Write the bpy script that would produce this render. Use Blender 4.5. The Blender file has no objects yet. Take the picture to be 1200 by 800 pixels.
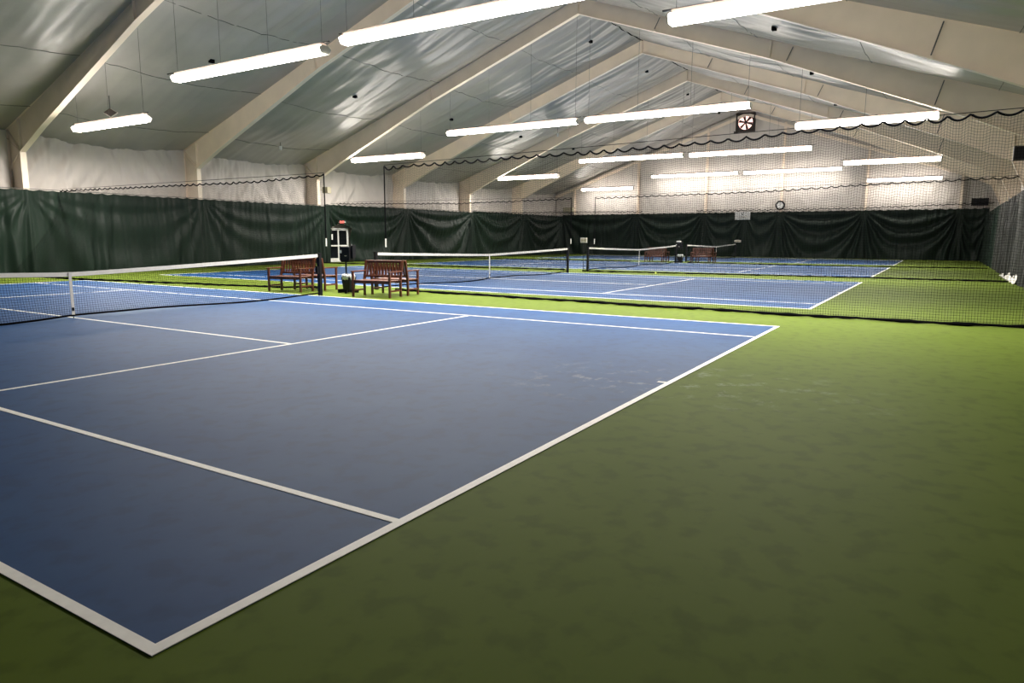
import bpy, bmesh, math, random
from mathutils import Vector, Matrix, Euler, noise
random.seed(7)
scene = bpy.context.scene
COL = scene.collection
PI = math.pi

# ------------------------------------------------------------------ camera
CAM = (-1.25541, -2.28033, 1.48031)
YAW, PITCH, ROLL, FPX = 0.554278, 0.148551, 0.00367, 810.44
cd = bpy.data.cameras.new('camera'); cam = bpy.data.objects.new('camera', cd); COL.objects.link(cam)
fw = Vector((math.cos(YAW)*math.cos(PITCH), math.sin(YAW)*math.cos(PITCH), -math.sin(PITCH)))
rt = Vector((math.sin(YAW), -math.cos(YAW), 0)); up = rt.cross(fw)
r2 = rt*math.cos(ROLL) + up*math.sin(ROLL); u2 = -rt*math.sin(ROLL) + up*math.cos(ROLL)
m = Matrix((r2, u2, -fw)).transposed().to_4x4(); m.translation = Vector(CAM)
cam.matrix_world = m
cd.sensor_width = 36.0; cd.lens = FPX*36.0/1200.0; cd.clip_start = 0.05; cd.clip_end = 300
scene.camera = cam

# ------------------------------------------------------------------ world and exposure
w = bpy.data.worlds.new('world'); scene.world = w; w.use_nodes = True
w.node_tree.nodes['Background'].inputs[0].default_value = (0.5, 0.55, 0.62, 1)
w.node_tree.nodes['Background'].inputs[1].default_value = 0.02
vs = scene.view_settings
vs.view_transform = 'Standard'; vs.look = 'None'; vs.gamma = 1.0; vs.use_curve_mapping = False
vs.exposure = 0.12
LAMP_STRENGTH = 23.0      # glow of the lenses themselves
TUBE_WATTS = 400.0       # each 2.4 m tube pair, shining down

# ------------------------------------------------------------------ materials
def mat(name, col, rough=0.6, metal=0.0, var=0.0, vscale=3.0, bump=0.0, bscale=20.0, spec=0.5, emit=None, estr=0.0, detail=4, trans=0.0):
    m = bpy.data.materials.new(name); m.use_nodes = True
    nt = m.node_tree; b = nt.nodes['Principled BSDF']
    b.inputs['Base Color'].default_value = (*col, 1); b.inputs['Roughness'].default_value = rough
    b.inputs['Metallic'].default_value = metal; b.inputs['Specular IOR Level'].default_value = spec
    if var or bump: tc = nt.nodes.new('ShaderNodeTexCoord')
    if var:
        n = nt.nodes.new('ShaderNodeTexNoise'); n.inputs['Scale'].default_value = vscale; n.inputs['Detail'].default_value = detail
        nt.links.new(tc.outputs['Object'], n.inputs['Vector'])
        r = nt.nodes.new('ShaderNodeValToRGB')
        r.color_ramp.elements[0].position = .3; r.color_ramp.elements[1].position = .7
        r.color_ramp.elements[0].color = (*[c*(1-var) for c in col], 1); r.color_ramp.elements[1].color = (*[min(1, c*(1+var)) for c in col], 1)
        nt.links.new(n.outputs['Fac'], r.inputs['Fac']); nt.links.new(r.outputs['Color'], b.inputs['Base Color'])
    if bump:
        n = nt.nodes.new('ShaderNodeTexNoise'); n.inputs['Scale'].default_value = bscale; n.inputs['Detail'].default_value = 5
        nt.links.new(tc.outputs['Object'], n.inputs['Vector'])
        bp = nt.nodes.new('ShaderNodeBump'); bp.inputs['Strength'].default_value = bump; bp.inputs['Distance'].default_value = 0.02
        nt.links.new(n.outputs['Fac'], bp.inputs['Height']); nt.links.new(bp.outputs['Normal'], b.inputs['Normal'])
    if emit:
        b.inputs['Emission Color'].default_value = (*emit, 1); b.inputs['Emission Strength'].default_value = estr
    return m

def court_paint(name, base, worn, scuff_at=None, spec=.1):
    """Acrylic court paint: broad mottling, small dark ball marks, pale scuffs."""
    m = bpy.data.materials.new(name); m.use_nodes = True
    nt = m.node_tree; b = nt.nodes['Principled BSDF']; L = nt.links.new
    b.inputs['Roughness'].default_value = 0.62; b.inputs['Specular IOR Level'].default_value = spec
    tc = nt.nodes.new('ShaderNodeTexCoord')
    n1 = nt.nodes.new('ShaderNodeTexNoise'); n1.inputs['Scale'].default_value = 0.7; n1.inputs['Detail'].default_value = 8; n1.inputs['Roughness'].default_value = .65
    n2 = nt.nodes.new('ShaderNodeTexNoise'); n2.inputs['Scale'].default_value = 6.0; n2.inputs['Detail'].default_value = 5
    n3 = nt.nodes.new('ShaderNodeTexNoise'); n3.inputs['Scale'].default_value = 260.0; n3.inputs['Detail'].default_value = 2
    for n in (n1, n2, n3): L(tc.outputs['Object'], n.inputs['Vector'])
    mx = nt.nodes.new('ShaderNodeMix'); mx.data_type = 'RGBA'
    mx.inputs['A'].default_value = (*base, 1); mx.inputs['B'].default_value = (*worn, 1)
    r1 = nt.nodes.new('ShaderNodeValToRGB'); r1.color_ramp.elements[0].position = .35; r1.color_ramp.elements[1].position = .7
    L(n1.outputs['Fac'], r1.inputs['Fac']); L(r1.outputs['Color'], mx.inputs['Factor'])
    r2 = nt.nodes.new('ShaderNodeValToRGB'); r2.color_ramp.elements[0].position = .36; r2.color_ramp.elements[1].position = .5
    r2.color_ramp.elements[0].color = (.8, .8, .82, 1)
    L(n2.outputs['Fac'], r2.inputs['Fac'])
    mu = nt.nodes.new('ShaderNodeMix'); mu.data_type = 'RGBA'; mu.blend_type = 'MULTIPLY'; mu.inputs['Factor'].default_value = .9
    L(mx.outputs['Result'], mu.inputs['A']); L(r2.outputs['Color'], mu.inputs['B'])
    out = mu.outputs['Result']
    if scuff_at:
        mp = nt.nodes.new('ShaderNodeMapping'); mp.inputs['Location'].default_value = (-scuff_at[0], -scuff_at[1], 0)
        mp.vector_type = 'POINT'
        L(tc.outputs['Object'], mp.inputs['Vector'])
        sc = nt.nodes.new('ShaderNodeVectorMath'); sc.operation = 'MULTIPLY'; sc.inputs[1].default_value = (0.8, 0.55, 1)
        L(mp.outputs['Vector'], sc.inputs[0])
        ln = nt.nodes.new('ShaderNodeVectorMath'); ln.operation = 'LENGTH'; L(sc.outputs['Vector'], ln.inputs[0])
        r3 = nt.nodes.new('ShaderNodeMapRange'); r3.inputs['From Min'].default_value = 1.0; r3.inputs['From Max'].default_value = 0.1
        L(ln.outputs['Value'], r3.inputs['Value'])
        n4 = nt.nodes.new('ShaderNodeTexNoise'); n4.inputs['Scale'].default_value = 3.3; n4.inputs['Detail'].default_value = 6; n4.inputs['Roughness'].default_value = .7
        L(tc.outputs['Object'], n4.inputs['Vector'])
        r4 = nt.nodes.new('ShaderNodeMapRange'); r4.inputs['From Min'].default_value = .55; r4.inputs['From Max'].default_value = .72
        L(n4.outputs['Fac'], r4.inputs['Value'])
        mm = nt.nodes.new('ShaderNodeMath'); mm.operation = 'MULTIPLY'; L(r3.outputs['Result'], mm.inputs[0]); L(r4.outputs['Result'], mm.inputs[1])
        m3 = nt.nodes.new('ShaderNodeMath'); m3.operation = 'MULTIPLY'; L(mm.outputs['Value'], m3.inputs[0]); m3.inputs[1].default_value = .5
        m5 = nt.nodes.new('ShaderNodeMix'); m5.data_type = 'RGBA'; L(m3.outputs['Value'], m5.inputs['Factor'])
        L(out, m5.inputs['A']); m5.inputs['B'].default_value = (.45, .48, .42, 1); out = m5.outputs['Result']
    L(out, b.inputs['Base Color'])
    bp = nt.nodes.new('ShaderNodeBump'); bp.inputs['Strength'].default_value = .12; bp.inputs['Distance'].default_value = .002
    L(n3.outputs['Fac'], bp.inputs['Height']); L(bp.outputs['Normal'], b.inputs['Normal'])
    return m

M = dict(
    green=court_paint('green_court_paint', (.084, .122, .016), (.098, .136, .021), (5.7, -.5), .03),
    blue=court_paint('blue_court_paint', (.007, .048, .155), (.018, .068, .180), (5.4, .25), .14),
    line=mat('white_line_paint', (.88, .86, .82), .6, var=.06, vscale=12),
    steel=mat('cream_steel_paint', (.88, .75, .62), .36, var=.05, vscale=1.2),
    liner=mat('grey_roof_liner', (.34, .325, .305), .34, var=.10, vscale=.6, bump=.35, bscale=2.2, spec=.8),
    seam=mat('dark_seam_tape', (.12, .13, .12), .6),
    wallfab=mat('white_wall_fabric', (.63, .58, .54), .7, var=.06, vscale=1.0, bump=.35, bscale=5.0),
    roof=mat('roof_sheet', (.32, .33, .32), .6),
    curtain=mat('dark_green_vinyl', (.0078, .0162, .0110), .5, var=.15, vscale=1.5, spec=.16),
    curtgrey=mat('grey_green_vinyl', (.022, .024, .021), .55, var=.2, vscale=2.5, spec=.3),
    pale=mat('pale_cloth', (.60, .58, .54), .7, var=.1, vscale=6),
    black=mat('black_cord', (.005, .005, .006), 1.0, spec=0.0),
    blackm=mat('black_painted_metal', (.008, .008, .010), .5, spec=.2),
    whitew=mat('white_webbing', (.78, .75, .70), .7, var=.06, vscale=20),
    wood=mat('red_brown_wood', (.095, .025, .009), .42, var=.35, vscale=9),
    wire=mat('steel_wire', (.10, .10, .10), .5, metal=.3),
    housing=mat('lamp_housing', (.42, .33, .29), .5),
    cap=mat('lamp_end_cap', (.62, .58, .52), .5),
    lens=mat('lit_lamp_lens', (.9, .9, .9), .5, emit=(1.0, .93, .84), estr=LAMP_STRENGTH),
    glassd=mat('dark_door_glass', (.004, .005, .006), .12, spec=.3),
    whitem=mat('white_painted_metal', (.72, .72, .70), .45),
    darkbox=mat('dark_brown_plastic', (.03, .024, .02), .5),
    beigebox=mat('beige_box', (.34, .31, .22), .5),
    lensfar=mat('lit_lamp_lens_far', (.9, .9, .9), .5, emit=(1.0, .93, .84), estr=13.0),
    exitred=mat('red_lit_letters', (.8, .06, .05), .5, emit=(1.0, .16, .12), estr=3.0),
    day=mat('daylit_opening', (.9, .5, .45), .6, emit=(1.0, .62, .55), estr=1.6),
    fanm=mat('fan_frame_metal', (.020, .012, .010), .5),
    ball=mat('yellow_felt', (.62, .68, .16), .9),
    bag=mat('clear_bag', (.55, .57, .55), .3),
)

# ------------------------------------------------------------------ helpers
class MB:
    def __init__(s): s.v = []; s.f = []
    def box(s, x0, x1, y0, y1, z0, z1):
        n = len(s.v)
        s.v += [(x0,y0,z0),(x1,y0,z0),(x1,y1,z0),(x0,y1,z0),(x0,y0,z1),(x1,y0,z1),(x1,y1,z1),(x0,y1,z1)]
        s.f += [tuple(n+i for i in q) for q in ((3,2,1,0),(4,5,6,7),(0,1,5,4),(1,2,6,5),(2,3,7,6),(3,0,4,7))]; return s
    def bar(s, a, b, wd, ht=None, upv=(0,0,1)):
        """rectangular bar from a to b"""
        a = Vector(a); b = Vector(b); d = (b-a).normalized(); ht = ht or wd
        u = Vector(upv)
        if abs(d.dot(u)) > .98: u = Vector((1,0,0))
        x = d.cross(u).normalized(); y = x.cross(d)
        n = len(s.v)
        for p in (a, b):
            for sx, sy in ((-1,-1),(1,-1),(1,1),(-1,1)):
                s.v.append(tuple(p + x*sx*wd/2 + y*sy*ht/2))
        s.f += [tuple(n+i for i in q) for q in ((3,2,1,0),(4,5,6,7),(0,1,5,4),(1,2,6,5),(2,3,7,6),(3,0,4,7))]; return s
    def tube(s, pts, r, k=8, cap=True):
        pts = [Vector(p) for p in pts]; n0 = len(s.v)
        for i, p in enumerate(pts):
            d = (pts[min(i+1, len(pts)-1)] - pts[max(i-1, 0)]).normalized()
            u = Vector((0,0,1)) if abs(d.z) < .9 else Vector((1,0,0))
            x = d.cross(u).normalized(); y = x.cross(d)
            rr = r[i] if isinstance(r, (list, tuple)) else r
            for j in range(k):
                a = 2*PI*j/k; s.v.append(tuple(p + x*math.cos(a)*rr + y*math.sin(a)*rr))
        for i in range(len(pts)-1):
            for j in range(k):
                a = n0+i*k+j; b = n0+i*k+(j+1) % k; s.f.append((a, b, b+k, a+k))
        if cap:
            s.f.append(tuple(n0+j for j in reversed(range(k)))); s.f.append(tuple(n0+(len(pts)-1)*k+j for j in range(k)))
        return s
    def prism(s, prof, axis, t0, t1):
        """prof: 2D polygon in the two other axes (in xyz order), extruded along axis"""
        n = len(s.v); k = len(prof)
        for t in (t0, t1):
            for p in prof:
                q = list(p); q.insert(axis, t); s.v.append(tuple(q))
        s.f.append(tuple(n+i for i in reversed(range(k)))); s.f.append(tuple(n+k+i for i in range(k)))
        for i in range(k): j = (i+1) % k; s.f.append((n+i, n+j, n+k+j, n+k+i))
        return s
    def grid(s, nu, nv, fn):
        n = len(s.v)
        for j in range(nv+1):
            for i in range(nu+1): s.v.append(tuple(fn(i/nu, j/nv)))
        for j in range(nv):
            for i in range(nu):
                a = n+j*(nu+1)+i; s.f.append((a, a+1, a+nu+2, a+nu+1))
        return s
    def ribbon(s, pts, wd, dirv):
        """flat cord: a ribbon widened along dirv"""
        n = len(s.v); d = Vector(dirv)*wd/2
        for p in pts: p = Vector(p); s.v += [tuple(p-d), tuple(p+d)]
        for i in range(len(pts)-1): a = n+2*i; s.f.append((a, a+1, a+3, a+2))
        return s
    def build(s, name, m, parent=None, smooth=False, bevel=0, solid=0, kind=None):
        me = bpy.data.meshes.new(name); me.from_pydata(s.v, [], s.f); me.update()
        if smooth: me.polygons.foreach_set('use_smooth', [True]*len(me.polygons))
        me.materials.append(M[m] if isinstance(m, str) else m)
        bm = bmesh.new(); bm.from_mesh(me); bmesh.ops.recalc_face_normals(bm, faces=bm.faces)
        if bevel:
            bmesh.ops.bevel(bm, geom=bm.edges[:], offset=bevel, segments=1, affect='EDGES')
        bm.to_mesh(me); bm.free()
        o = bpy.data.objects.new(name, me); COL.objects.link(o)
        if parent: o.parent = parent
        if solid:
            md = o.modifiers.new('thickness', 'SOLIDIFY'); md.thickness = solid; md.offset = 0
        if kind: o['kind'] = kind
        return o
def tag(o, label=None, cat=None, group=None, kind=None):
    if label: o['label'] = label
    if cat: o['category'] = cat
    if group: o['group'] = group
    if kind: o['kind'] = kind
    return o
def thing(name, label, cat, loc=(0,0,0), rz=0, group=None):
    o = bpy.data.objects.new(name, None); COL.objects.link(o); o.location = loc; o.rotation_euler = (0, 0, rz)
    o.empty_display_size = .2
    return tag(o, label, cat, group)
def dup(root, loc, rz, label, group=None):
    r = root.copy(); COL.objects.link(r); r.location = loc; r.rotation_euler = (0, 0, rz); r['label'] = label
    if group: r['group'] = group
    for ch in list(root.children):
        c = ch.copy(); COL.objects.link(c); c.parent = r
        for g in list(ch.children):
            d = g.copy(); COL.objects.link(d); d.parent = c
    return r
def lerp_tab(tab, t):
    tab = sorted(tab)
    if t <= tab[0][0]: return tab[0][1]
    for (a, va), (b, vb) in zip(tab, tab[1:]):
        if t <= b: return va + (vb-va)*(t-a)/(b-a)
    return tab[-1][1]
def nz(x, y, z=0.0): return noise.noise(Vector((x, y, z)))

# ------------------------------------------------------------------ building dimensions
YL, YR, YC = 29.4, -5.4, 12.0          # left wall, right wall, ridge
XB, XF = 57.6, -3.0                     # back wall, front wall (behind the camera)
FRAMES = [4.7, 12.2, 19.7, 27.2, 34.7, 42.2, 49.8]
def roof_z(y): return 11.75 - .352*abs(y-YC)

# ------------------------------------------------------------------ floor with courts
fl = MB().box(XF-.3, XB+.4, YR-.3, YL+.3, -.12, 0).build('floor', 'green'); tag(fl, kind='structure')
def court(x0, ys, dims, label):
    """dims: doubles width, singles inset near, singles far x, service y, net y, centre x, length"""
    Wd, s0, s1, sv, ny, cx, ln = dims
    c = MB().box(x0, x0+Wd, ys, ys+ln, .0, .003).build('court_surface', 'blue', fl); tag(c, label)
    z0, z1 = .003, .006
    def line(xa, xb, ya, yb): MB().box(x0+xa, x0+xb, ys+ya, ys+yb, z0, z1).build('painted_line', 'line', c)
    w5 = .05
    line(0, Wd, 0, w5+.01); line(0, Wd, ln-w5, ln)
    line(0, w5, w5+.01, ln-w5); line(Wd-w5, Wd, w5+.01, ln-w5)
    line(s0-w5/2, s0+w5/2, w5+.01, ln-w5); line(s1-w5/2, s1+w5/2, w5+.01, ln-w5)
    line(s0+w5/2, s1-w5/2, sv-w5/2, sv+w5/2); line(s0+w5/2, s1-w5/2, 2*ny-sv-w5/2, 2*ny-sv+w5/2)
    line(cx-w5/2, cx+w5/2, sv+w5/2, 2*ny-sv-w5/2)
    line(Wd/2-w5/2, Wd/2+w5/2, w5+.01, .15); line(Wd/2-w5/2, Wd/2+w5/2, ln-.15, ln-w5)
    return c
NOM = (10.97, 1.395, 9.575, 5.485, 11.885, 5.485, 23.77)
court(0, 0, (11.12, 1.37, 9.56, 5.37, 11.2, 5.25, 22.5), 'blue tennis court surface nearest the camera')
court(14.58, .03, NOM, 'second blue tennis court surface, behind the nearest pair of benches')
court(29.35, .05, NOM, 'third blue tennis court surface')
court(44.13, .1, NOM, 'blue tennis court surface nearest the back wall')

# ------------------------------------------------------------------ walls
tag(MB().box(XF, XB, YL, YL+.15, 0, 5.75).build('wall_left', 'wallfab'), kind='structure')
tag(MB().box(XF, XB, YR-.15, YR, 0, 5.75).build('wall_right', 'wallfab'), kind='structure')
def gable(x0, x1, name, m):
    prof = [(YR-.15, 0), (YL+.15, 0), (YL+.15, roof_z(YL)+.2), (YC, roof_z(YC)+.25), (YR-.15, roof_z(YR)+.2)]
    o = MB(); n = len(o.v)
    for x in (x0, x1):
        for y, z in prof: o.v.append((x, y, z))
    k = 5; o.f = [(4,3,2,1,0), (5,6,7,8,9)] + [(i, (i+1) % k, k+(i+1) % k, k+i) for i in range(k)]
    return tag(o.build(name, m), kind='structure')
wb = gable(XB, XB+.15, 'wall_back', 'wallfab')
gable(XF-.15, XF, 'wall_front', 'wallfab')

# roof: two sloping slabs joined as the ceiling, with one fabric liner per bay as a part
ce = MB()
for sgn in (1, -1):
    ye = YL+.15 if sgn > 0 else YR-.15
    p = [(YC, roof_z(YC)+.30), (ye, roof_z(ye)+.30), (ye, roof_z(ye)+.40), (YC, roof_z(YC)+.40)]
    if sgn < 0: p.reverse()
    n = len(ce.v)
    for x in (XF-.15, XB+.15):
        for y, z in p: ce.v.append((x, y, z))
    ce.f += [tuple(n+i for i in q) for q in ((3,2,1,0),(4,5,6,7),(0,1,5,4),(1,2,6,5),(2,3,7,6),(3,0,4,7))]
ceil = tag(ce.build('ceiling', 'roof'), kind='structure')

edges = [XF] + FRAMES + [XB]
random.seed(3)
for bi in range(len(edges)-1):
    xa, xb = edges[bi]+.03, edges[bi+1]-.03
    seed = bi*13.7
    ties = [YC + s*d for s in (-1, 1) for d in (3.6, 7.6, 11.6, 15.4)]
    def liner(u, v, xa=xa, xb=xb, seed=seed, bi=bi):
        x = xa+(xb-xa)*u; y = YR+.02+(YL-YR-.04)*v
        ex = 1-(2*u-1)**2
        d = abs(y-YC)
        z = roof_z(y) - .02
        z -= .26*ex*(.75+.35*nz(seed, y*.18))*min(1, d/2.5+.45)        # hammock between the frames
        z -= .10*ex*abs(math.sin(PI*(y-YC)/3.9))                        # sag between purlin ties
        # long creases running down the slope, gathered towards the ridge and the ties
        c = nz(x*2.6+seed, y*.16, 3.1); c2 = nz(x*6.0+seed, y*.28, 7.7); c3 = nz(x*1.2+.55*y+seed, y*.2-.4*x, 1.3)
        c4 = nz(x*13.0+seed, y*.22, 9.9)
        hi = .35+.65*max(0, 1-d/11.0)
        z += (.10*c*hi + .060*c2*hi + .024*c4*hi + .06*c3)*(.55 if bi < 2 else 1.0)*min(1, ex*3)
        return (x, y, max(z, roof_z(y)-.8))
    MB().grid(64, 230, liner).build('roof_liner', 'liner', ceil, smooth=True)
    # seams across the liner and black ties
    for yt in ties[::1]:
        pts = []
        for i in range(25):
            X, Y, Z = liner(i/24, (yt-YR)/(YL-YR)); pts.append((X, Y, Z-.012))
        MB().tube(pts, .010, 4).build('liner_seam', 'seam', ceil)
    for yt in (YC+1.2, YC+9.7, YC-9.0):
        X, Y, Z = liner(.5, (yt-YR)/(YL-YR))
        MB().box(X-.09, X+.09, Y-.07, Y+.07, Z-.10, Z+.02).build('liner_tie', 'black', ceil)
    # ridge attachment strip
    pts = []
    for i in range(25):
        X, Y, Z = liner(i/24, (YC-YR)/(YL-YR)); pts.append((X, Y, Z-.02))
    MB().tube(pts, .028, 5).build('ridge_strip', 'black', ceil)

# fabric panels of the side walls, one per bay, hung from eave to behind the curtain
def wall_panel(parent, along, a, b, fixed, sgn, z0, z1fn, seed, nu=120, nv=36, amp=1.0):
    def fn(u, v):
        t = a+(b-a)*u; z1 = z1fn(t); z = z0+(z1-z0)*v
        cl = 1-abs(2*u-1)
        d = .08*nz(t*3.1+seed, z*.5, 1.0) +   .15*nz((t+ (1 if u > .5 else -1)*z*.7)*2.2+seed, z*.35, 5.0) + .045*nz(t*8+seed, z*.8)
        d *= amp*(.5+.5*min(1, cl*4))
        o = fixed + sgn*(.10 + d)
        return (t, o, z) if along == 'x' else (o, t, z)
    return MB().grid(nu, nv, fn).build('wall_liner', 'wallfab', parent, smooth=True)
wl = bpy.data.objects['wall_left']; wr = bpy.data.objects['wall_right']
for bi in range(len(edges)-1):
    wall_panel(wl, 'x', edges[bi]+.12, edges[bi+1]-.12, YL, -1, 2.6, lambda t: 5.58, bi*3.3)
    wall_panel(wr, 'x', edges[bi]+.12, edges[bi+1]-.12, YR, 1, 2.6, lambda t: 5.58, bi*5.1+2)
BC = [27.2, 21.0, 15.0, 9.0, 3.0, -3.0]
ys = [YL-.1] + BC + [YR+.1]
for i in range(len(ys)-1):
    wall_panel(wb, 'y', ys[i]-.08, ys[i+1]+.08, XB, -1, 2.6, lambda t: roof_z(t)-.1, i*7.7+1, 70, 50, .32)
# horizontal seams of the back wall fabric
for z, ya, yb in ((5.9, 27.0, -3.0), (9.0, 19.2, 4.8)):
    MB().box(XB-.20, XB-.185, yb, ya, z, z+.02).build('wall_seam', 'cap', wb)

# ------------------------------------------------------------------ steel frames
def ibeam(pa, pb, X, fw, name, parent, plate=.03):
    """pa: outer polyline (y,z), pb: inner polyline; web between, flanges along both"""
    o = MB(); k = len(pa); t = .006
    for x, rev in ((X-t, False), (X+t, True)):
        n = len(o.v)
        for p in pa: o.v.append((x, *p))
        for p in pb: o.v.append((x, *p))
        for i in range(k-1):
            q = (n+i, n+i+1, n+k+i+1, n+k+i); o.f.append(q[::-1] if rev else q)
    for poly in (pa, pb):
        for a, b in zip(poly, poly[1:]):
            o.bar((X, *a), (X, *b), fw, plate, upv=(1, 0, 0)) if False else o.bar((X, *a), (X, *b), fw, plate, upv=Vector((0, -(b[1]-a[1]), b[0]-a[0])).normalized())
    return o.build(name, 'steel', parent)
def steel_frame(X, label):
    f = thing('steel_frame', label, 'roof frame', (X, YC, 0), 0, 'cream steel portal frames of the hall')
    for s in (1, -1):
        def Y(d): return s*d            # local, measured from the ridge
        hw = YL-YC - .03
        outer = [(Y(hw), 0), (Y(hw), 3.4), (Y(hw), 5.55)]
        ci = 1.0 if s > 0 else .42
        inner = [(Y(hw-ci), 0), (Y(hw-ci), 3.45), (Y(hw-1.0), 4.70)]
        ibeam(outer, inner, 0, .22, 'column', f)
        top = [(Y(hw), 5.62), (Y(12.6), roof_z(YC+12.6)), (Y(8.2), roof_z(YC+8.2)), (Y(0), roof_z(YC))]
        bot = [(Y(hw-1.0), 4.72), (Y(hw-2.75), 5.52), (Y(8.1), 8.22), (Y(0), 11.08)]
        # match the point count of the web polygons
        ibeam(top, bot, 0, .22, 'rafter', f)
        for (t, b) in (((hw, 5.6), (hw-1.0, 4.7)), ((hw-1.0, 5.95), (hw-1.0, 4.72)), ((8.15, roof_z(YC+8.15)), (8.1, 8.22)), ((.0, 11.72), (0, 11.08)))[:4 if s > 0 else 3]:
            MB().bar((0, Y(t[0]), t[1]), (0, Y(b[0]), b[1]), .20, .014, upv=(0, 1, .3)).build('stiffener', 'steel', f)
        # diagonal knee rods to the wall rails
        for zz in (5.30, 4.05):
            MB().tube([(-.10, Y(hw-.95), 4.72), (-.10, Y(hw-.02), zz)], .018, 5).build('knee_brace', 'steel', f)
        for d in (3.5, 8.7, 13.6) if s < 0 else ():
            zb = lerp_tab([(0, 11.08), (8.1, 8.22), (hw-2.75, 5.52)], d)
            for sx in (-1,):
                br = MB().tube([(sx*.14, Y(d), zb+.03), (sx*.10, Y(d+.22), roof_z(YC+d+.22)-.10)], .018, 5).build('flange_brace', 'wire', f)
                MB().box(sx*.14-.04, sx*.14+.04, Y(d)-.05, Y(d)+.05, zb-.02, zb+.05).build('brace_clip', 'steel', br)
    return f
FL = ['cream steel portal frame nearest the camera, over the near court',
      'cream steel portal frame at the left edge, beside the short left lamp',
      'cream steel portal frame behind the nearest row of lamps',
      'cream steel portal frame just before the exit door',
      'cream steel portal frame just beyond the exit door',
      'third cream steel portal frame counted from the back wall',
      'cream steel portal frame next to the back wall']
FL[5] = 'cream steel portal frame above the far pair of benches'
for X, lb in zip(FRAMES, FL): steel_frame(X, lb)

# back wall posts and gable beams
PL = ['cream wall post at the left corner of the back wall', 'cream wall post left of the exhaust fan, second from the left corner',
      'cream wall post just left of the exhaust fan', 'cream wall post above the round clock',
      'cream wall post on the back wall, second from the right corner', 'cream wall post nearest the right corner of the back wall']
for y, lb in zip(BC, PL):
    o = thing('wall_post', lb, 'post', (XB-.32, y, 0), 0, 'cream posts along the back wall')
    h = roof_z(y)-.25
    MB().box(-.075, -.06, -.07, .07, 0, h).build('flange', 'steel', o)
    MB().box(-.06, .13, -.006, .006, 0, h).build('web', 'steel', o)
    MB().box(.13, .145, -.10, .10, 0, h).build('flange', 'steel', o)
gb = thing('gable_beam', 'cream sloping beam following the gable of the back wall', 'beam', (XB-.3, YC, 0))
for s in (1, -1):
    MB().bar((0, 0, 11.30), (0, s*17.2, 11.30-.352*17.2), .16, .22, upv=(0, 0, 1)).build('sloping_beam', 'steel', gb)

# ------------------------------------------------------------------ lamps
LY = [(26.0, 21.1), (19.4, 12.2), (11.75, 4.65), (2.9, -1.75)]
LYA = [(25.45, 21.0), (19.15, 12.42), (11.68, 4.65), (2.72, -1.9)]
ROWS = [(12.8, (5.42, 6.50, 6.63, 5.79), 'nearest row'), (27.65, (5.69, 6.66, 6.66, 5.72), 'second row'),
        (42.55, (5.78, 6.68, 6.64, 5.70), 'third row'), (56.4, (5.80, 6.68, 6.66, 5.72), 'farthest row')]
PN = ['short leftmost one', 'long one left of ridge', 'long one right of ridge', 'rightmost one']
protos = {}
for ri, (X, zs, rn) in enumerate(ROWS):
    for k, ((ya, yb), z) in enumerate(zip(LYA if ri == 0 else LY, zs)):
        n = max(2, round((ya-yb)/2.4)); L = ya-yb
        yc = (ya+yb)/2
        t = thing('strip_lamp', 'fluorescent strip lamp, %s, in the %s' % (PN[k], rn), 'lamp', (X, yc, z), 0, 'hanging fluorescent strip lamps')
        key = (k, ri if ri in (0, 3) else 1)
        if key not in protos:
            MB().box(-.09, .09, -L/2+.03, L/2-.03, .10, .17).build('housing', 'housing', t)
            seg = L/n
            al = bpy.data.lights.new('tube_light', 'AREA'); al.shape = 'RECTANGLE'; al.size = .24; al.size_y = seg-.08
            al.energy = TUBE_WATTS*seg/2.4*(1.22, .9, .9, .11)[ri]; al.color = (1.0, .945, .86); al.spread = math.radians(172)
            for i in range(n):
                y0 = -L/2+i*seg+.012; y1 = y0+seg-.024
                MB().prism([(-.10, .10), (-.20, .03), (-.13, -.10), (.13, -.10), (.20, .03), (.10, .10)], 1, y0, y1).build('lens', 'lensfar' if ri == 3 else 'lens', t)
                lo = bpy.data.objects.new('tube_light', al); COL.objects.link(lo); lo.parent = t; lo.location = (0, (y0+y1)/2, -.104)
            for s in (-1, 1):
                MB().prism([(-.10, .11), (-.215, .03), (-.14, -.112), (.14, -.112), (.215, .03), (.10, .11)], 1, s*L/2, s*(L/2+.03)).build('end_cap', 'cap', t)
            MB().box(-.02, .02, -L/2-.18, L/2+(.45 if key == (1, 0) else .18), .175, .205).build('mounting_rail', 'wire', t)
            protos[key] = t
        else:
            for ch in protos[key].children:
                if ch.name.startswith('suspension_wire'): continue
                c = ch.copy(); COL.objects.link(c); c.parent = t
        for i in range(n+1):
            y = -L/2+.1+(L-.2)*i/n
            top = roof_z(yc+y)-z-.22
            MB().tube([(0, y, .19), (0, y, top)], .006, 4).build('suspension_wire', 'wire', t)

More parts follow.
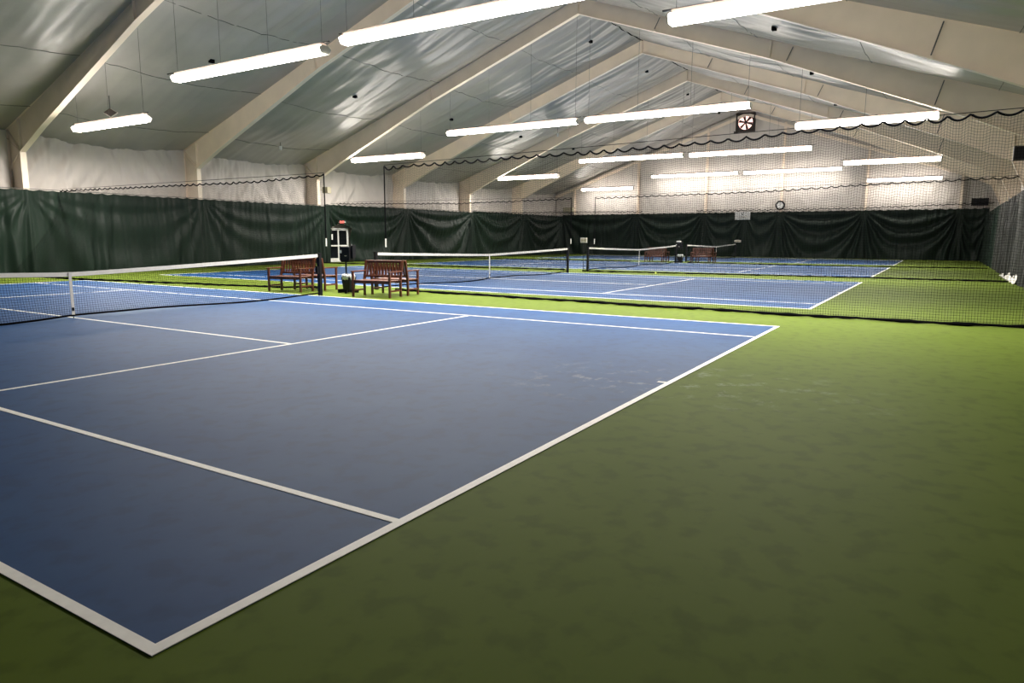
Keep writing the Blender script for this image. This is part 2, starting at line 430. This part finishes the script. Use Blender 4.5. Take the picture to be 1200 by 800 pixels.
# ------------------------------------------------------------------ curtains
def curtain(along, a, b, fixed, sgn, ztop, style, seed, label, m='curtain', zb=.03, hole=None, group=None, res=None, fixf=None, amp=1.0):
    """style: mix of vertical folds and swags; hole=(t0,t1,z1) leaves an opening"""
    W = abs(b-a); nu = res or int(W*22); nv = 40
    o = MB(); fixed0 = fixed
    def fn(u, v):
        t = a+(b-a)*u; z = zb+(ztop-zb)*v
        fixed = fixf(t) if fixf else fixed0
        c = abs(2*u-1); h = (ztop-z)/(ztop-zb)
        den = max(.02, 1-c**2.2)
        ph = math.atan(1.3*h/den)                            # swag curves, meeting at the top corners
        sw = math.sin(ph*(20+6*nz(seed, 1.5))+seed + 1.5*nz(u*3+seed, h*2))*min(1, h*4)
        vf = math.sin(t*(5.2+1.5*nz(seed, t*.3))+2.2*nz(t*.9+seed, h*.8)+seed)*(.25+.75*h)
        fine = nz(t*5+seed, h*1.2, 4)
        k = style
        d = amp*min(1, .05+min(u, 1-u)*W/.22)*(.13*k*sw + .14*(1-k)*vf + .05*fine + .06*nz(t*.7+seed, h))
        z += (.03*nz(t*2.4+seed, 9) - .035*abs(math.sin(t*6.5)))*v          # scalloped top hem
        p = fixed+sgn*d
        return (t, p, z) if along == 'x' else (p, t, z)
    o.grid(nu, nv, fn)
    if hole:
        def keep(f):
            cx = sum(o.v[i][0 if along == 'x' else 1] for i in f)/4; cz = sum(o.v[i][2] for i in f)/4
            return not (hole[0] < cx < hole[1] and cz < hole[2] + .35*(1-abs(2*(cx-hole[0])/(hole[1]-hole[0])-1)))
        o.f = [f for f in o.f if keep(f)]
        used = sorted({i for f in o.f for i in f}); mp = {j: i for i, j in enumerate(used)}
        o.v = [o.v[j] for j in used]; o.f = [tuple(mp[i] for i in f) for f in o.f]
    t = thing('backdrop_curtain', label, 'curtain', ((a+b)/2, fixed, 0) if along == 'x' else (fixed, (a+b)/2, 0), 0, group)
    off = t.location
    o.v = [(p[0]-off[0], p[1]-off[1], p[2]) for p in o.v]
    o.build('fabric', m, t, smooth=True)
    hb = MB()
    e0, e1 = (a, fixed, ztop+.02), (b, fixed, ztop+.02)
    if along == 'y': e0, e1 = (fixed, a, ztop+.02), (fixed, b, ztop+.02)
    hb.tube([(e0[0]-off[0], e0[1]-off[1], e0[2]), (e1[0]-off[0], e1[1]-off[1], e1[2])], .012, 5).build('hanging_cable', 'wire', t)
    return t
LEFTC = [(-2.9, 4.7, 'dark green curtain on the left wall closest to the camera end'), (4.7, 12.2, 'black-green curtain at the left edge, before the first column'),
         (12.2, 19.7, 'dark green curtain below the short leftmost lamp of the first row'),
         (19.7, 27.75, 'dark green curtain with vertical folds ending left of the exit door'),
         (27.9, 34.7, 'dark green curtain opened around the exit door, swept to the right'),
         (34.7, 42.2, 'dark green draped curtain just right of the exit door bay'),
         (42.2, 49.8, 'dark green curtain on the left wall, second from the back corner'),
         (49.8, 56.75, 'dark green curtain on the left wall meeting the back corner')]
YCU = 28.15
for i, (a, b, lb) in enumerate(LEFTC):
    zt = 3.28 if i < 4 else 3.40 if i < 6 else 3.5
    yy = YCU
    ff = (lambda t: YCU+.45*max(0, min(1, (32.6-t)/1.8))) if i == 4 else None
    curtain('x', a, b, yy, -1, zt, .25 if i < 4 else .8, i*2.3+.4, lb, hole=(28.22, 29.92, 2.0) if i == 4 else None, fixf=ff)
BCN = ['dark green curtain in the left corner of the back wall', 'dark green draped curtain on the back wall behind the third court net',
       'dark green curtain on the back wall left of the white sign', 'dark green curtain on the back wall below the white sign and the clock',
       'dark green curtain with deep swags just right of the clock', 'dark green curtain with deep swags second from the right corner',
       'dark green curtain in the right corner of the back wall']
yb_ = [28.2, 21.0, 15.0, 11.5, 9.0, 3.0, -3.0, -4.95]
yb_ = [28.2, 21.0, 15.0, 11.6, 9.0, 3.0, -3.0, -4.7]
for i in range(7):
    curtain('y', yb_[i], yb_[i+1], XB-.75, -1, 3.62, .95 if i in (1, 4, 5) else .6, i*1.9+5, BCN[i])
RIGHTC = [(4.7, 12.2, 'dark curtain on the right wall beside the near court', 'curtain'), (12.2, 19.7, 'grey-green curtain on the right wall beside the first divider net', 'curtgrey'),
          (19.7, 27.2, 'grey-green curtain on the right wall between the first and second divider nets', 'curtgrey'),
          (27.2, 42.2, 'grey curtain bunched in upright folds at the right edge', 'curtgrey'),
          (42.2, 56.5, 'dark green curtain on the right wall reaching the back corner', 'curtain')]
for i, (a, b, lb, mm) in enumerate(RIGHTC):
    t = curtain('x', a, b, -4.58, 1, 3.25, .05, i*3.1+1, lb, m=mm, res=int((b-a)*16), amp=1.5)
    if i == 3:
        hm = MB().grid(120, 8, lambda u, v, a=a, b=b: ((b-a)*(.45*u-.5), .13+.06*math.sin(u*40)+.10*(1-v), .02+(.26+.10*math.sin(u*17))*(1-.6*u)*v))
        tag(hm.build('hem', 'pale', t, smooth=True), 'pale fabric hem turned up at the foot')

for i, lb in enumerate(('unseen dark green curtain added behind the camera, left third', 'unseen dark green curtain added behind the camera, middle third', 'unseen dark green curtain added behind the camera, right third')):
    curtain('y', 27.7-10.7*i, 17.0-10.7*i, XF+.5, 1, 3.4, .2, i*2.7, lb, res=60)  # curtains added out of view, so the front end reflects less light

# ------------------------------------------------------------------ nets
PITCH = .0445
def mesh_net(parent, P, u_len, zf0, zf1, cord=.0038, hseg=70, vseg=10, name='netting', bottom_gap=0):
    """P(s, v) -> point of the net sheet; s metres along, v 0..1 up"""
    o = MB(); n = int(u_len/PITCH)
    tdir = (Vector(P(u_len, .5))-Vector(P(0, .5))).normalized()
    for i in range(n+1):
        s = u_len*i/n
        o.ribbon([P(s, j/vseg) for j in range(vseg+1)], cord, tdir)
    hh = zf1-zf0; k = int(hh/PITCH)
    for j in range(1, k):
        o.ribbon([P(u_len*i/hseg, j/k) for i in range(hseg+1)], cord, (0, 0, 1))
    ob = o.build(name, 'black', parent, kind='stuff')
    return ob
def divider(X, y0, y1, ztab, xtab, label, scal=.34, amp=.085, seed=0, openend=0):
    """hanging dividing net between y0 and y1 at top plane X, xtab = where its foot lies"""
    ym = (y0+y1)/2; t = thing('divider_net', label, 'net', (X, ym, 0), 0, 'black dividing nets hung between the courts')
    L = abs(y1-y0); sg = 1 if y1 > y0 else -1
    def zt(y): return lerp_tab(ztab, y)
    def P(s, v):
        y = y0+sg*s; q = ((s+.02*math.sin(s*3)) / scal) % 1
        top = zt(y) - amp*(.9+.5*nz(s*1.3, seed))*(1-(2*q-1)**2)
        z = .03+(top-.03)*v
        xf = lerp_tab(xtab, y)
        x = X+(xf-X)*(1-v)**1.6 + .05*math.sin(s*2.1+seed)*(1-v)+.035*nz(s*1.7+seed, v*2.5)
        yy = y + .02*nz(s*1.4, v*3, seed)
        return (x-X, yy-ym, z)
    mesh_net(t, P, L, .03, 3.3, hseg=int(L*9), vseg=14)
    n = int(L/.034)
    MB().tube([P(L*i/n, 1) for i in range(n+1)], .020, 5).build('top_rope', 'black', t)
    n = int(L/.12)
    def foot(s):
        p = P(s, 0); return (p[0]-.03+.02*nz(s*5, seed), p[1], .035+.012*nz(s*6, 2))
    MB().tube([foot(L*i/n) for i in range(n+1)], [.030+.016*nz(i*.37, seed, 5) for i in range(n+1)], 6).build('weighted_hem', 'black', t)
    MB().tube([(0, y0-ym, zt(y0)+.03), (0, y1-ym, zt(y1)+.03)], .007, 5).build('support_cable', 'black', t)
    if openend:
        ye = y1-ym if openend == 2 else y0-ym
        MB().tube([(0, ye, zt(y0)), (0, ye, 1.45)], .018, 6).build('pull_cord', 'black', t)
        MB().tube([(0, ye, 1.45), (0, ye, 1.22)], .022, 6).build('cord_handle', 'whitem', t)
    return t
divider(13.2, 10.75, -4.25, [(-5, 3.62), (-1, 3.57), (2.5, 3.43), (10.75, 3.38)], [(-4, 13.25), (-1.8, 12.9), (2.3, 13.05), (10, 13.55)],
        'black dividing net right of the nearest benches, its hem lying behind the near court', seed=1.3, openend=1)
divider(13.2, 13.05, 27.9, [(13, 3.28), (16, 3.2), (28, 3.3)], [(13, 13.05), (13.55, 12.95), (14.1, 12.4), (23.5, 11.1), (28, 11.2)],
        'black dividing net left of the nearest benches, in front of the left curtain', amp=.06, seed=4.1, openend=1)
divider(28.1, 11.45, -4.25, [(-5, 3.62), (1, 3.5), (4, 3.38), (11.5, 3.32)], [(-4.1, 28.5), (-.3, 28.4), (3.35, 28.0), (10.7, 26.9)],
        'second dividing net, hung behind the second court on the right', amp=.06, seed=2.2, openend=1)
divider(28.1, 12.66, 27.9, [(12.6, 3.33), (19, 3.25), (28, 3.45)], [(12, 27.5), (28, 27.0)],
        'second dividing net, left part hung before the exit door side', amp=.06, seed=7.7, openend=1)
divider(42.0, 11.0, -4.25, [(-5, 3.38), (2, 3.22), (12, 3.2)], [(-4.7, 42.0), (0, 40.9), (3, 40.3), (11, 40.6)],
        'far dividing net on the right, between the two rearmost courts', amp=.06, seed=3.9)
divider(42.0, 14.6, 27.9, [(12, 3.2), (28, 3.35)], [(14, 40.4), (28, 40.0)],
        'far dividing net on the left, between the two rearmost courts', amp=.06, seed=5.2)

def court_net(x0, x1, y0, y1, xc, label, zs=(1.05, .83)):
    """posts at (x0,y0),(x1,y1), strap at xc"""
    zp, zc = zs
    t = thing('tennis_net', label, 'net', (x0, y0, 0), 0, 'tennis nets with white headbands')
    L = x1-x0; c = xc-x0; dy = y1-y0
    def zt(s):
        if s < c: return zc+(zp-zc)*abs((c-s)/c)**1.15
        return zc+(zp-zc)*abs((s-c)/(L-c))**1.15
    def P(s, v):
        zb = .05+.03*math.sin(s*1.1)
        z = zb+(zt(s)-zb)*v
        bulge = -.10*math.exp(-((s-c)/1.5)**2)*0 - .16*math.sin(PI*min(1, max(0, s/L)))*(1-v)**2*(1-math.exp(-((s-c)/.5)**2))
        return (s, dy*s/L+bulge, z)
    mesh_net(t, lambda s, v: P(.06+s, v*.97), L-.12, .05, .93, cord=.0045, hseg=60, vseg=6)
    n = 60
    hb = MB()
    ring = []
    for i in range(n+1):
        s = .05+(L-.10)*i/n; x, y, z = P(s, 1)
        ring.append([(x, y-.012, z+.015), (x, y+.012, z+.015), (x, y+.014, z-.06), (x, y-.014, z-.06)])
    for r in ring: hb.v += r
    for i in range(n):
        for j in range(4): hb.f.append((i*4+j, i*4+(j+1) % 4, (i+1)*4+(j+1) % 4, (i+1)*4+j))
    hb.f += [(0, 1, 2, 3), (n*4+3, n*4+2, n*4+1, n*4)]
    hb.build('headband', 'whitew', t)
    MB().tube([(lambda q: (q[0], q[1]-.01, q[2]))(P(.05+(L-.10)*i/60, 0)) for i in range(61)], .020, 6).build('bottom_tape', 'black', t)
    for s, yy in ((0, 0), (L, dy)):
        p = MB().box(s-.045, s+.045, yy-.045, yy+.045, 0, zp+.02).build('net_post', 'blackm', t, bevel=.006)
        MB().box(s-.05, s+.05, yy-.05, yy+.05, zp+.02, zp+.045).build('post_cap', 'blackm', p)
    MB().box(s-.10, s-.05, dy-.03, dy+.03, .55, .75).build('winder', 'blackm', t)
    st = MB().box(c-.025, c+.025, dy*c/L-.028, dy*c/L-.020, .05, zc+.02).build('centre_strap', 'whitew', t)
    MB().box(c-.018, c+.018, dy*c/L-.036, dy*c/L-.028, .14, .20).build('buckle', 'blackm', st)
    MB().tube([(c, dy*c/L-.02, 0), (c, dy*c/L-.02, .08)], .008, 6).build('floor_anchor', 'blackm', t)
    return t
court_net(-.75, 11.27, 11.02, 11.28, 5.20, 'tennis net across the near blue court, cut by the left edge', (1.04, .82))
court_net(13.60, 25.75, 11.50, 11.60, 19.5, 'tennis net of the second court, starting behind the right near bench', (1.04, .90))
court_net(27.75, 40.25, 11.60, 11.65, 34.1, 'tennis net of the third court, between the centre posts and the far stand', (1.06, .90))
court_net(42.6, 55.3, 11.75, 11.85, 49.6, 'tennis net of the court nearest the back wall, behind the far right bench', (1.08, .93))

# ------------------------------------------------------------------ benches
def make_bench(label, loc, rz, group):
    """bench facing local -x, long axis y"""
    t = thing('wooden_bench', label, 'bench', loc, rz, group)
    W, D, sh, ah, bh = 1.14, .50, .42, .62, .90
    leg = MB().box(-.025, .025, -.025, .025, 0, ah).build('leg', 'wood', t, bevel=.004); leg.location = (-D/2, W/2-.03, 0)
    l2 = leg.copy(); COL.objects.link(l2); l2.location = (-D/2, -W/2+.03, 0)
    rl = MB().bar((0, 0, 0), (0, 0, sh), .048).bar((0, 0, sh-.01), (.11, 0, bh), .05, .055, upv=(0, 1, 0)).build('leg', 'wood', t); rl.location = (D/2, W/2-.03, 0)
    r2 = rl.copy(); COL.objects.link(r2); r2.location = (D/2, -W/2+.03, 0)
    for s in (-1, 1):
        y = s*(W/2-.03)
        MB().box(-D/2-.05, D/2+.06, y-.035, y+.035, ah, ah+.03).build('armrest', 'wood', t, bevel=.004)
        MB().box(-D/2+.03, D/2-.03, y-.018, y+.018, .14, .18).build('side_stretcher', 'wood', t)
    MB().box(-D/2-.012, -D/2+.012, -W/2+.06, W/2-.06, sh-.08, sh-.02).build('seat_rail', 'wood', t)
    MB().box(D/2-.012, D/2+.012, -W/2+.06, W/2-.06, sh-.08, sh-.02).build('seat_rail', 'wood', t)
    sl = MB().box(-.038, .038, -W/2+.01, W/2-.01, 0, .022).build('seat_slat', 'wood', t, bevel=.004)
    sl.location = (-D/2+.03, 0, sh-.02)
    for i in range(1, 5):
        c = sl.copy(); COL.objects.link(c); c.location = (-D/2+.03+i*.105, 0, sh-.02-.006*math.sin(i*PI/4))
    a = math.atan2(.11, bh-sh)
    def back(z): return D/2+.11*(z-sh)/(bh-sh)
    MB().bar((back(bh-.03), -W/2+.05, bh-.03), (back(bh-.03), W/2-.05, bh-.03), .07, .03, upv=(1, 0, 0)).build('top_rail', 'wood', t, bevel=.004)
    MB().bar((back(sh+.08), -W/2+.05, sh+.08), (back(sh+.08), W/2-.05, sh+.08), .05, .03, upv=(1, 0, 0)).build('lower_rail', 'wood', t, bevel=.004)
    n = 11; bs = MB().bar((back(sh+.09), 0, sh+.09), (back(bh-.05), 0, bh-.05), .045, .014, upv=(1, 0, 0)).build('back_slat', 'wood', t)
    bs.location = (0, -W/2+.11, 0)
    for i in range(1, n):
        c = bs.copy(); COL.objects.link(c); c.location = (0, -W/2+.11+(W-.22)*i/(n-1), 0)
    return t
g1 = 'wooden benches standing back to back between the courts'
rz = math.radians(9)
b0 = make_bench('wooden slatted bench right of the black stand, facing the near court', (11.80, 9.82, 0), rz, g1)
dup(b0, (12.60, 9.92, 0), PI+rz, 'wooden slatted bench behind the right near bench, facing the second court', g1)
dup(b0, (11.80, 13.00, 0), rz, 'wooden slatted bench left of the black stand, partly behind the net post', g1)
dup(b0, (12.62, 12.92, 0), PI+rz*.8, 'wooden slatted bench behind the left near bench, facing the second court', g1)
dup(b0, (40.9, 13.25, 0), rz*.5, 'far wooden bench left of the far stand, seen through the third net', g1)
dup(b0, (41.8, 13.25, 0), PI, 'far wooden bench backing onto the left far bench', g1)
dup(b0, (41.7, 10.55, 0), rz*.5, 'far wooden bench right of the far stand, front of the right pair', g1)
dup(b0, (42.5, 10.45, 0), PI, 'far wooden bench behind the right far bench', g1)

# ------------------------------------------------------------------ stands and bins between the benches
def stand(label, loc, rz):
    t = thing('equipment_stand', label, 'stand', loc, rz)
    b = MB()
    for a in range(4): 
        c, s = math.cos(a*PI/2+.5), math.sin(a*PI/2+.5)
        b.bar((0, .05, .06), (c*.30-.06, s*.27-.05, .05), .05, .10)
    b.build('base', 'blackm', t)
    MB().tube([(0, .05, .03), (0, .05, .86)], .022, 10).build('pole', 'blackm', t)
    p = [(-.17, .88), (-.12, .82), (.12, .82), (.17, .88), (.17, 1.24), (-.17, 1.24)]
    bx = MB().prism(p, 0, -.12, .12).build('box', 'blackm', t, bevel=.012)
    MB().box(-.128, -.121, .09, .16, 1.06, 1.14).build('tag', 'whitem', bx)
    MB().box(-.128, -.121, -.08, -.01, .98, 1.0).build('name_strip', 'cap', bx)
    MB().box(-.07, .07, -.245, -.185, .92, 1.28).build('side_box', 'blackm', t, bevel=.01)
    MB().tube([(0, -.18, 1.0), (0, -.22, 1.0)], .02, 8).build('side_bracket', 'blackm', t)
    return t
def bin_(label, loc):
    t = thing('waste_bin', label, 'bin', loc)
    o = MB(); k = 4
    def ring(w, z): return [(-w*.8, -w, z), (w*.8, -w, z), (w*.8, w, z), (-w*.8, w, z)]
    for w_, z in ((.115, 0), (.155, .34), (.145, .34), (.105, .02)): o.v += ring(w_, z)
    for r in range(3):
        for j in range(4): o.f.append((r*4+j, r*4+(j+1) % 4, (r+1)*4+(j+1) % 4, (r+1)*4+j))
    o.f += [(3, 2, 1, 0), (12, 13, 14, 15)]
    o.build('body', 'blackm', t)
    g = MB().grid(40, 5, lambda u, v: ((.135+.02*math.sin(v*3))*math.cos(2*PI*u)*(1+.08*math.sin(u*50)), (.17+.02*math.sin(v*3))*math.sin(2*PI*u)*(1+.08*math.sin(u*43)), .27+.14*v+.015*math.sin(u*61)))
    g.build('liner_bag', 'bag', t, smooth=True, solid=.002)
    return t
s0 = stand('black box on a thin pole stand between the two near benches', (12.36, 11.38, 0), .1)
b_ = bin_('black waste bin with a clear bag in front of the near pole stand', (12.16, 11.15, .10))
s1 = dup(s0, (40.9, 11.72, 0), .2, 'black pole stand with a pale towel on top, between the far benches')
MB().box(-.12, .12, -.15, .12, 1.24, 1.33).build('folded_towel', 'pale', s1, bevel=.02)
dup(b_, (40.72, 11.52, .10), 0, 'black waste bin with a pale bag at the far pole stand')

def card(label, loc, h, wd=.32, ht=.22):
    t = thing('score_card', label, 'scoreboard', loc)
    MB().tube([(0, 0, 0), (0, 0, h-.02)], .012, 6).build('rod', 'blackm', t)
    p = MB().box(-.03, .03, -wd/2, wd/2, h-.02, h+ht-.02).build('card_panel', 'cap', t, bevel=.006)
    MB().box(-.035, -.031, -wd/2+.03, -.01, h+.02, h+ht-.06).build('number_window', 'beigebox', p)
    MB().box(-.035, -.031, .01, wd/2-.03, h+.02, h+ht-.06).build('number_window', 'beigebox', p)
card('pale score card on a rod beside the left post of the third net', (27.55, 11.72, 0), 1.30)
card('pale score card on a rod beside the right post of the rearmost net', (55.5, 11.75, 0), 1.22, .5, .18)

# ------------------------------------------------------------------ exit door
dr = MB(); DX0, DX1, DY, DH = 28.27, 29.87, 28.86, 2.02
d = MB()
d.box(DX0, DX0+.05, DY-.06, YL, 0, DH); d.box(DX1-.05, DX1, DY-.06, YL, 0, DH); d.box(DX0+.05, DX1-.05, DY-.06, YL, DH-.05, DH)
door = tag(d.build('door_1', 'whitem'), kind='structure')
xm = (DX0+DX1)/2
for a, b in ((DX0+.055, xm-.008), (xm+.008, DX1-.055)):
    lf = MB()
    lf.box(a, a+.04, DY-.03, DY+.03, .02, DH-.09); lf.box(b-.04, b, DY-.03, DY+.03, .02, DH-.09)
    lf.box(a+.04, b-.04, DY-.03, DY+.03, DH-.13, DH-.09); lf.box(a+.04, b-.04, DY-.03, DY+.03, .98, 1.02); lf.box(a+.04, b-.04, DY-.03, DY+.03, .02, .24)
    lf = lf.build('door_leaf', 'whitem', door)
    MB().box(a+.04, b-.04, DY-.006, DY+.006, 1.02, DH-.13).build('pane', 'glassd', lf)
    MB().box(a+.04, b-.04, DY-.006, DY+.006, .24, .98).build('pane', 'glassd', lf)
    MB().box(a+.10, b-.10, DY-.09, DY-.06, .94, .98).build('push_bar', 'cap', lf)
ex = thing('exit_sign', 'small red lit EXIT sign above the double door', 'sign', (28.85, 28.26, 2.27))
MB().box(-.17, .17, 0, .06, 0, .20).build('sign_box', 'darkbox', ex, bevel=.006)
tc = bpy.data.curves.new('letters', 'FONT'); tc.body = 'EXIT'; tc.size = .18; tc.align_x = 'CENTER'; tc.extrude = .004
to = bpy.data.objects.new('letters', tc); COL.objects.link(to); to.parent = ex; to.location = (0, -.006, .045); to.rotation_euler = (PI/2, 0, 0); tc.materials.append(M['exitred'])
bpy.context.view_layer.update()
me = bpy.data.meshes.new_from_object(to); bpy.data.objects.remove(to); bpy.data.curves.remove(tc)
to = bpy.data.objects.new('letters', me); COL.objects.link(to); to.parent = ex; to.location = (0, -.006, .045); to.rotation_euler = (PI/2, 0, 0)
MB().box(-.02, .02, .06, 1.12, .08, .12).build('wall_bracket', 'whitem', ex)
for s in (-1, 1): MB().tube([(.22*1, -.05, .10), (.22, .05, .10)], .035, 8).build('lamp_head', 'whitem', ex) if s > 0 else None
MB().box(.16, .23, .01, .04, .085, .115).build('lamp_arm', 'whitem', ex)

# ------------------------------------------------------------------ back wall fittings
fan = thing('exhaust_fan', 'dark square exhaust fan with six blades under the gable peak', 'fan', (XB-.25, 12.05, 10.68))
F = .74
fr = MB(); 
for a in ((-F, F, F-.10, F), (-F, F, -F, -F+.10), (-F, -F+.10, -F+.10, F-.10), (F-.10, F, -F+.10, F-.10)): fr.box(-.18, .1, a[0], a[1], a[2], a[3])
fr.build('frame', 'fanm', fan)
ring = MB(); k = 32; R1 = .56
for i in range(k):                       # square plate with a round opening
    a0, a1 = 2*PI*i/k, 2*PI*(i+1)/k
    def sq(a): c, s = math.cos(a), math.sin(a); q = (F-.10)/max(abs(c), abs(s)); return c*q, s*q
    n = len(ring.v)
    ring.v += [(-.10, R1*math.cos(a0), R1*math.sin(a0)), (-.10, R1*math.cos(a1), R1*math.sin(a1)), (-.10, *sq(a1)), (-.10, *sq(a0))]
    ring.f.append((n, n+1, n+2, n+3))
ring.build('shroud', 'fanm', fan)
MB().tube([(.06, 0, 0), (.08, 0, 0)], .62, 32).build('daylight_opening', 'day', fan)
MB().tube([(-.13, 0, 0), (.02, 0, 0)], .09, 16).build('hub', 'fanm', fan)
for i in range(6):
    a = 2*PI*i/6+.25
    def bl(u, v, a=a):
        r = .06+.48*u; w_ = (.05+.055*u)*(2*v-1); tw = .5
        c, s = math.cos(a), math.sin(a)
        return (-.05+w_*tw, c*r - s*w_, s*r + c*w_)
    MB().grid(6, 4, bl).build('blade', 'fanm', fan, smooth=True, solid=.01)
MB().box(-.25, -.02, .55, .85, -.82, -.66).build('motor_box', 'fanm', fan)
ck = thing('wall_clock', 'round white clock with a black rim on the back wall post', 'clock', (XB-.42, 9.02, 4.10))
MB().tube([(-.05, 0, 0), (.02, 0, 0)], .36, 32).build('rim', 'blackm', ck)
MB().tube([(-.06, 0, 0), (-.052, 0, 0)], .25, 32).build('dial', 'whitem', ck)
MB().bar((-.066, 0, 0), (-.066, -.10, .13), .02, .008, upv=(1, 0, 0)).build('hand', 'blackm', ck)
MB().bar((-.066, 0, 0), (-.066, .04, .22), .014, .008, upv=(1, 0, 0)).build('hand', 'blackm', ck)
sg = thing('wall_sign', 'small white sign hung at the top of the back curtain, black mark on it', 'sign', (XB-1.0, 11.75, 3.0))
MB().box(-.02, .02, -.60, .60, 0, .62).build('sign_board', 'whitem', sg, bevel=.006)
mk = MB().bar((-.025, -.02, .36), (-.025, .06, .50), .05, .008, upv=(1, 0, 0)).bar((-.025, .02, .36), (-.025, -.08, .44), .035, .008, upv=(1, 0, 0)).tube([(-.03, -.07, .53), (-.022, -.07, .53)], .035, 10)
mk.build('black_mark', 'blackm', sg)
for i, (z, w_) in enumerate(((.22, .42), (.12, .34))): MB().box(-.026, -.021, -w_, w_, z, z+.035).build('printed_line', 'beigebox', sg)
MB().box(-.01, .01, -.35, -.33, .62, .72).box(-.01, .01, .33, .35, .62, .72).build('hanger', 'wire', sg)

def small_box(name, label, cat, loc, sz, m, bracket, grille=True):
    t = thing(name, label, cat, loc)
    x, y, z = sz; MB().box(-x/2, x/2, -y/2, y/2, -z/2, z/2).build('case', m, t, bevel=.01)
    bx, by, bz = bracket
    MB().bar((0, 0, 0), bracket, .05, .03).build('bracket', m, t)
    if grille: MB().box(-x/2-.006, -x/2, -y/2+.03, y/2-.03, -z/2+.03, z/2-.03).build('grille', 'blackm', t)
    return t
small_box('loudspeaker', 'dark loudspeaker on the right column, cut by the right edge', 'speaker', (27.0, -4.10, 4.25), (.3, .34, .45), 'darkbox', (0.2, -.3, .1))
small_box('loudspeaker', 'beige loudspeaker on the left column just before the exit door', 'speaker', (27.6, 28.12, 4.15), (.3, .42, .34), 'beigebox', (-.3, .25, 0), False)
small_box('loudspeaker', 'olive box speaker near the left corner of the back wall', 'speaker', (56.9, 27.6, 4.05), (.35, 1.0, .45), 'beigebox', (.56, 0, 0), False)
small_box('loudspeaker', 'dark box speaker near the right corner of the back wall', 'speaker', (56.9, -4.1, 4.05), (.35, 1.0, .5), 'darkbox', (.56, 0, 0))
# things hung under the roof
dd = thing('roof_vent', 'small dark diamond vent under the liner above the short left lamp', 'vent', (14.0, 25.3, 6.17), .55)
dia = lambda k: [(-.25*k, 0), (0, -.15*k), (.25*k, 0), (0, .15*k)]
MB().prism(dia(1.0), 0, -.03, .03).build('vent_plate', 'darkbox', dd)
MB().prism(dia(1.14), 0, .03, .05).build('vent_frame', 'cap', dd)
MB().tube([(0, 0, .03), (0, 0, .62)], .02, 6).build('stem', 'wire', dd)
for (x, y, z, lb) in ((23.4, 26.9, 5.95, 'small white heat detector hanging left of the door bay frame'), (38.5, 19.0, 7.9, 'small white detector hanging beyond the lamps of the second row')):
    t = thing('heat_detector', lb, 'detector', (x, y, z))
    MB().tube([(0, 0, -.09), (0, 0, 0), (0, 0, .12)], [.055, .07, .07], 10).build('head', 'whitem', t)
    MB().tube([(0, 0, .12), (0, 0, roof_z(y)-z-.2)], .012, 6).build('stem', 'wire', t)
tb = MB()
tb.v = []; bm = bmesh.new(); bmesh.ops.create_icosphere(bm, subdivisions=3, radius=.034)
me = bpy.data.meshes.new('tennis_ball'); bm.to_mesh(me); bm.free(); me.materials.append(M['ball'])
me.polygons.foreach_set('use_smooth', [True]*len(me.polygons))
tbo = bpy.data.objects.new('tennis_ball', me); COL.objects.link(tbo); tbo.location = (27.0, 8.05, .034)
tag(tbo, 'lone tennis ball on the green strip by the second dividing net', 'ball')
for (x, y, z, lb) in ((27.78, 28.02, 1.5, 'small white switch box hanging at the curtain edge left of the exit door'),):
    t = thing('switch_box', lb, 'switch', (x, y, z))
    MB().box(-.04, .04, -.03, .03, -.16, .16).build('case', 'whitem', t, bevel=.008)
    MB().tube([(0, 0, .16), (0, 0, 1.75)], .01, 6).build('cord', 'blackm', t)
